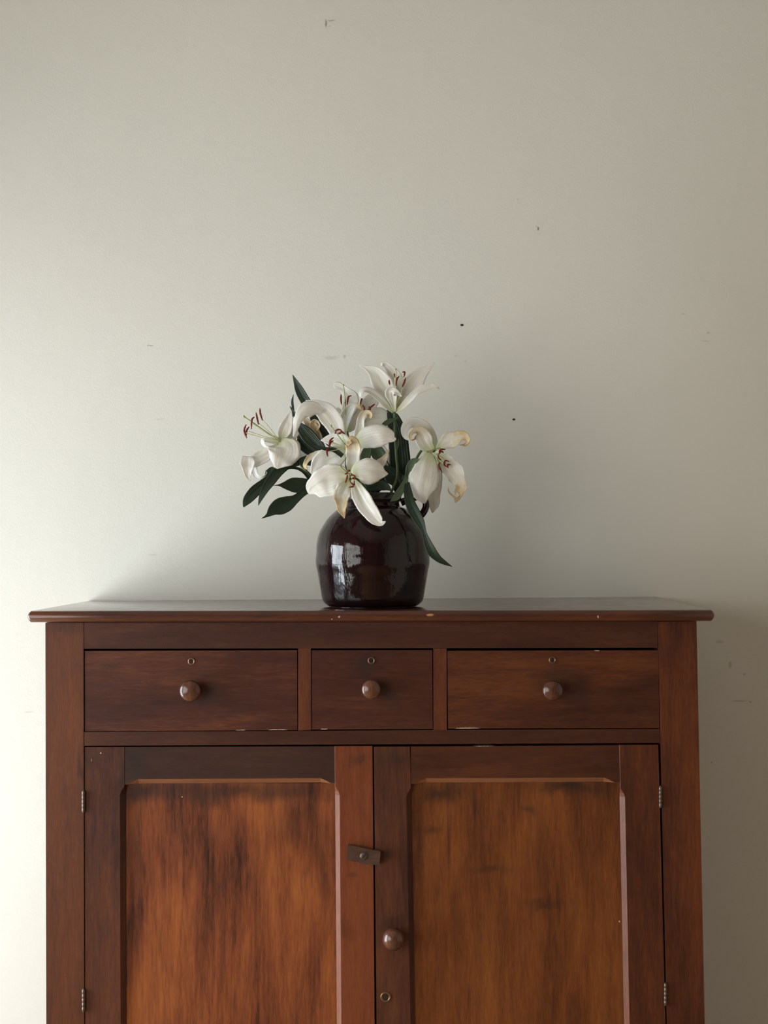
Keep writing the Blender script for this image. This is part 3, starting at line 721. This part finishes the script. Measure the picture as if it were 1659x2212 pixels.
# --- front flower
lily('open white lily facing forward over the jar rim, long petal hanging down its front', (759, 1030), -92, [
    ([(754, 1032, 6), (738, 1031, 27), (720, 1035, 34), (702, 1042, 32), (686, 1050, 27), (674, 1057, 18), (667, 1066, 3)], W_(d0=0, d1=4, bow=-8, cup=.10, rib=.07, ruff=.03)),
    ([(757, 1022, 6), (760, 1004, 13), (763, 988, 15), (763, 973, 16.5), (762, 960, 16), (759, 952, 12, 20), (756, 955, 8, 50), (751, 962, 4, 50)], W_(d0=0, d1=-8, bow=10, cup=.22, ruff=.10, wilt=(.48, 1.0))),
    ([(761, 1024, 6), (773, 1019, 20), (789, 1018, 28), (806, 1019, 27), (820, 1021, 19), (829, 1023, 9), (838.5, 1023.5, .6)], W_(d0=0, d1=10, bow=-10, cup=-.18, rib=.03)),
    ([(762, 1036, 5), (770, 1052, 13), (779, 1072, 19), (792, 1094, 19), (805, 1112, 16.5), (817, 1125, 12), (825, 1130, 6), (833, 1126, .8)], W_(d0=-2, d1=-34, bow=-8, cup=.20, rib=.10, ruff=.03, wilt=(.96, .4))),
    ([(755, 1038, 6), (747, 1052, 16), (739, 1067, 18), (738, 1083, 14), (738, 1098, 10), (741, 1109, 6), (744, 1120, .8)], W_(d0=0, d1=-24, bow=-4, cup=.28, ruff=.14, wilt=(.30, 1.0))),
    ([(765, 1024, 5), (790, 1014, 10), (812, 1006, 11), (824, 999, 10), (831, 989, 6), (841, 971, .6)], W_(d0=14, d1=26, cup=.35, ruff=.14, wilt=(.6, .85))),
  ], [([(751, 1019), (754, 1017), (756, 1016)], -20), ([(745, 1024.5), (748, 1023), (751, 1022)], -20), ([(750.5, 1026), (749, 1034), (746, 1043)], -20), ([(756, 1030), (760, 1025.5), (766, 1029), (766, 1034), (759, 1034)], -24), ([(756, 1039), (761, 1046), (765, 1047), (765, 1038)], -24), ([(754, 1053), (759, 1051.5), (765, 1051)], -24)],
  [(735, 1007, -124), (742, 1014, -118), (757, 1026, -98)],
  [(759, 1030, -88), (770, 1033, -64), (788, 1045, -36), (800, 1075, -12), (806, 1180, -10), (800, 1288, -20)],
  [([(790, 1052, 3), (805, 1053, 9), (820, 1048, 12), (835, 1052, 8), (845, 1060, 1)], W_(d0=-40, d1=-48)),
   ([(784, 1004, 7), (789, 987, 11), (794, 971, 9), (798, 957, .6)], W_(d0=-36, d1=-28, light=True)),
  ])
# --- middle flower behind it
lily('broad white lily in the middle of the bunch, directly behind the forward-facing bloom', (750, 968), -50, [
    ([(748, 974, 8), (729, 984, 22), (709, 994, 27), (693, 1006, 24), (680, 1020, 12), (675, 1028, 1)], W_(d0=0, d1=-6, cup=.15)),
    ([(720, 985, 6), (702, 982, 9), (686, 982, 8), (671, 987, 6.5), (661, 998, 5), (659, 1008, 5, 40), (665, 1014, .8)], W_(d0=4, d1=-6, cup=.3, ruff=.12, wilt=(.35, 1.0))),
    ([(752, 968, 8), (742, 957, 18), (727, 951, 18), (710, 950, 11), (693, 951, .8)], W_(d0=2, d1=6, cup=.12)),
    ([(744, 962, 7), (733, 940, 15), (721, 914, 21), (706, 893, 22), (689, 880, 16), (672, 872, 9), (660, 866, 2)], W_(d0=8, d1=14, bow=4, cup=.14, ruff=.03)),
    ([(697, 890, 3), (690, 886, 9), (679, 883, 15), (665, 884, 18), (653, 892, 14), (644, 907, 9.5), (639, 924, 6), (633.5, 943, .8)], W_(nm='petal_tip', d0=8, d1=-14, bow=-6, cup=-.26, rib=-.03, ruff=.10, NS=36)),
    ([(768, 960, 10), (785, 950, 20), (804, 943, 25), (824, 941, 24), (841, 944, 16), (850, 948, 7), (856, 948, .8)], W_(d0=0, d1=-8, bow=-6, cup=-.25, rib=.05, ruff=.02)),
    ([(771, 962, 10), (775, 940, 10), (778, 920, 9), (780, 906, 8), (784, 896, 7.5), (792, 892, 6.5), (800, 895, 6, 30), (800, 904, 3.5, 40)], W_(d0=-2, d1=0, cup=.4, ruff=.08, wilt=(.58, .9))),
  ], [([(724, 937), (726, 930), (733, 928), (739, 931)], -24), ([(732, 936), (738, 933), (745, 938)], -24), ([(730, 937), (737, 935)], -20), ([(721, 945), (713, 952), (711, 966)], -28), ([(720, 952), (715, 955), (712, 963)], -26), ([(709, 968), (706, 976), (708, 986)], -28)],
  [(714, 919, -78), (726, 935, -72), (749, 966, -55)],
  [(752, 970, -48), (770, 985, -30), (790, 1020, -14), (800, 1075, -4), (808, 1180, 6), (812, 1288, 16)],
  [([(790, 962, 6), (806, 968, 12), (817, 980, 15), (824, 992, 12), (828, 1002, 1)], W_(d0=-14, d1=-18, light=True)),
   ([(740, 985, 5), (722, 972, 5), (705, 970, 4), (690, 966, 3), (682, 964, .5)], W_(d0=-60, d1=-66)),
  ])
# --- back left flower
lily('white lily at the back with a ruffled upright petal tip left of the topmost bloom', (748, 918), 14, [
    ([(750, 914, 5), (752, 895, 13), (757, 874, 17), (757, 857, 16), (748, 846, 10), (738, 838, 8), (728, 833, 9), (721, 834, 3)], W_(d0=4, d1=6, cup=.15, ruff=.14)),
    ([(744, 935, 6), (744, 915, 11), (749, 896, 13), (758, 882, 10), (767, 876, 6), (775, 879, 4), (782, 886, .7)], W_(d0=-14, d1=-20, cup=.3, wilt=(.7, 1.0))),
    ([(742, 930, 8), (736, 912, 14), (733, 899, 14), (731, 888, 8), (729, 880, 1)], W_(d0=0, d1=4, cup=.15)),
    ([(750, 930, 7), (762, 914, 14), (771, 898, 15), (778, 884, 9), (783, 874, .8)], W_(d0=0, d1=8, cup=.2)),
  ], [([(737, 852), (736.5, 863), (738, 874)], -22), ([(746, 863), (745.5, 870), (746, 877)], -20), ([(759, 855), (753, 857), (751, 866), (750, 874)], -20)],
  [(741, 831, -12), (744, 850, -12), (747, 908, 2)],
  [(748, 920, 16), (756, 960, 22), (780, 1020, 24), (800, 1075, 20), (812, 1180, 30), (816, 1285, 34)])
# --- back right flower
lily('pale lily tucked behind and below the topmost bloom, broad petal spreading right', (780, 918), 26, [
    ([(772, 925, 8), (788, 912, 16), (806, 905, 23), (824, 902, 22), (836, 903, 12), (843, 906, 2)], W_(d0=0, d1=4, cup=.15)),
    ([(778, 912, 6), (785, 893, 13), (795, 876, 17), (806, 862, 15), (814, 852, 6), (818, 846, .8)], W_(d0=2, d1=18, cup=.2)),
    ([(776, 930, 8), (800, 938, 18), (820, 935, 16), (836, 925, 4)], W_(d0=6, d1=10, cup=.15)),
    ([(800, 958, 8), (815, 968, 13), (826, 980, 14), (834, 998, 10), (838, 1012, 2)], W_(d0=4, d1=0, cup=.3, ruff=.14, wilt=(.8, .8))),
  ], [([(783, 859), (780, 866), (778, 874)], -30), ([(783, 875), (787, 882), (785, 890)], -34), ([(809.5, 873), (803, 878), (794, 886)], -34), ([(797, 878), (799, 882), (800, 886)], -34)], None,
  [(780, 918, 28), (786, 960, 34), (800, 1020, 34), (812, 1075, 28), (820, 1180, 36), (822, 1280, 30)])
# --- left flower
lily('white lily leaning far left, long stamens reaching out over the drooping leaves', (606, 953), -20, [
    ([(605, 951, 5), (610, 957, 20), (614, 967, 36), (611, 981, 35), (604, 996, 24), (597, 1012, 2)], W_(d0=0, d1=-26, bow=-6, cup=-.08, rib=.09, ruff=.05)),
    ([(608, 952, 4), (612, 938, 12), (618, 922, 14), (624, 905, 8.5), (629.5, 886, .6)], W_(d0=0, d1=6, cup=.3)),
    ([(604, 952, 5), (593, 950, 9), (581, 949, 8, 10), (570, 950, 6, 35), (568.5, 957, 6, 60), (574, 964, 5, 60), (583, 963, 1.5, 50)], W_(d0=-2, d1=-12, cup=.3)),
    ([(602, 962, 6), (587, 974, 11), (570, 985, 14), (554, 993, 15), (540, 998, 12), (528, 1000, 6), (517, 1001, .8)], W_(d0=-4, d1=-8, cup=.18, ruff=.04)),
    ([(536, 986, 12), (535, 997, 16), (535, 1008, 13.5), (535, 1018, 9.5), (536, 1029, 6), (541, 1039, .8)], W_(nm='petal_tip', d0=-12, d1=-16, bow=-5, cup=.3, rib=.02, ruff=.06)),
    ([(547, 1000, 8), (548, 1015, 8, 10), (554, 1028, 6.5, 20), (565, 1032.5, 5.5, 35), (575, 1028, 5.5, 45), (578, 1020, 4, 50), (572, 1016, .8)], W_(nm='petal_tip', d0=-6, d1=-4, cup=.24)),
    ([(612, 958, 6), (628, 970, 12), (645, 979, 9), (668, 988, .8)], W_(d0=8, d1=16, cup=.2)),
    ([(610, 952, 5), (622, 944, 12), (634, 935, 12), (640, 915, 8), (641, 895, .8)], W_(d0=10, d1=24, cup=.2)),
  ], [([(561.5, 882), (562.5, 893), (567, 908)], -30, (564, 902)), ([(553, 891), (555.5, 903), (558.5, 917)], -34, (558, 913)), ([(549.5, 901), (544, 907), (543, 927)], -40, (545, 914)), ([(532, 917), (527.5, 930), (533, 946)], -40, (531, 935)), ([(538, 922), (532.5, 931), (531.5, 944)], -38, (536, 931))],
  [(525.5, 899, -62), (548, 914, -52), (605, 954, -24)],
  [(606, 956, -16), (632, 985, 2), (664, 1020, -6), (700, 1046, -18), (770, 1062, -26), (792, 1090, -12), (800, 1285, 26)],
  [([(592, 1023, 7), (574, 1041, 9.5), (559, 1054, 12), (545, 1067, 12), (533, 1082, 9), (526, 1095, 1.5)], W_(d0=-30, d1=-40)),
   ([(645, 1000, 6), (630, 1003, 7.5), (615, 1008, 9.5), (598, 1022, 11), (584, 1040, 10.5), (572, 1058, 8), (563, 1077, 4.5), (558, 1092, .5)], W_(d0=-30, d1=-50, bow=-8, NS=36)),
   ([(692, 1012, 5), (670, 996, 10), (654, 996, 9), (638, 1000, 4)], W_(d0=-26, d1=-30)),
   ([(682, 1044, 6), (670, 1032, 6), (658, 1021, 3.6), (645, 1012.5, 3), (630, 1010.5, 2.4), (616, 1014, .5)], W_(d0=-24, d1=-30, cup=.6)),
   ([(692, 1046, 5), (668, 1047, 12), (648, 1048, 16), (630, 1047.5, 15), (614, 1048, 7.5), (602, 1048, 1.8), (588, 1048.7, .3)], W_(d0=-24, d1=-40)),
   ([(684, 1046, 6), (664, 1056, 9.5), (651, 1067, 8), (638, 1078, 9.5), (622, 1087, 16), (605, 1094, 18), (591, 1101, 13), (578, 1113, 4), (565, 1120, .4)], W_(d0=-30, d1=-60)),
   ([(594, 1012, 1), (588, 1014, 6), (580, 1022, 7), (574, 1030, 3)][::-1], W_(d0=-24, d1=-26)),
  ])
# --- withered flower
lily('withered tan lily with shrivelled petals, between dark leaves left of the middle bloom', (694, 956), -8, [
    ([(697, 962, 4), (690, 945, 6), (682, 930, 8), (677, 918, 8), (680, 910, 6.5, 30), (687, 911, 5, 55), (690, 920, 4, 60), (684, 930, 1.5, 60)], W_(d0=0, d1=-12, cup=.45, ruff=.16, wilt=(-1, .55))),
    ([(693, 955, 4), (682, 935, 7), (671, 920, 8), (660, 908, 6), (652, 902, .8)], W_(d0=4, d1=2, cup=.35, ruff=.14, wilt=(-1, .5))),
    ([(648, 945, 2), (645, 935, 4), (640, 928, 4), (634, 938, 1)], W_(d0=10, d1=4, cup=.4, ruff=.15, wilt=(-1, .8))),
  ], [], [(617, 902, 16), (624, 912, 16), (650, 940, 10), (694, 956, -4)],
  [(694, 954, -6), (712, 985, 0), (745, 1025, 0), (786, 1070, 4), (800, 1180, 10), (794, 1285, 12)],
  [([(712, 950, 5), (700, 930, 9), (685, 905, 9.5), (668, 879, 10), (656, 860, 10.5), (646, 841, 9), (639, 825, 5), (632, 809, .4)], W_(d0=8, d1=20, NS=36)),
   ([(650, 925, 5), (640, 902, 5), (633, 889, 3), (626, 877, .4)], W_(d0=10, d1=12)),
   ([(634, 900, 3), (632.5, 879, 2.6), (631.5, 866, 2.3), (634, 852, .4)], W_(d0=14, d1=16)),
   ([(725, 1000, 4), (700, 976, 8), (684, 960, 13), (669, 945, 15.5), (656, 930, 13), (647, 917, 6), (644, 912, 1)], W_(d0=-24, d1=-22)),
   ([(715, 1012, 4), (688, 982, 9), (668, 969, 14), (653, 956, 12.5), (643, 942, 1)], W_(d0=-14, d1=-8)),
   ([(732, 980, 6), (710, 945, 14), (699, 926, 17.5), (686, 908, 15), (672, 893, 7), (664, 886, 1)], W_(d0=8, d1=10)),
   ([(792, 1060, 6), (785, 1040, 20), (775, 1015, 26), (765, 995, 22), (758, 975, 8)], W_(d0=10, d1=14)),
   ([(800, 1066, 8), (815, 1040, 22), (822, 1015, 22), (822, 995, 14), (820, 975, 4)], W_(d0=26, d1=30)),
  ])
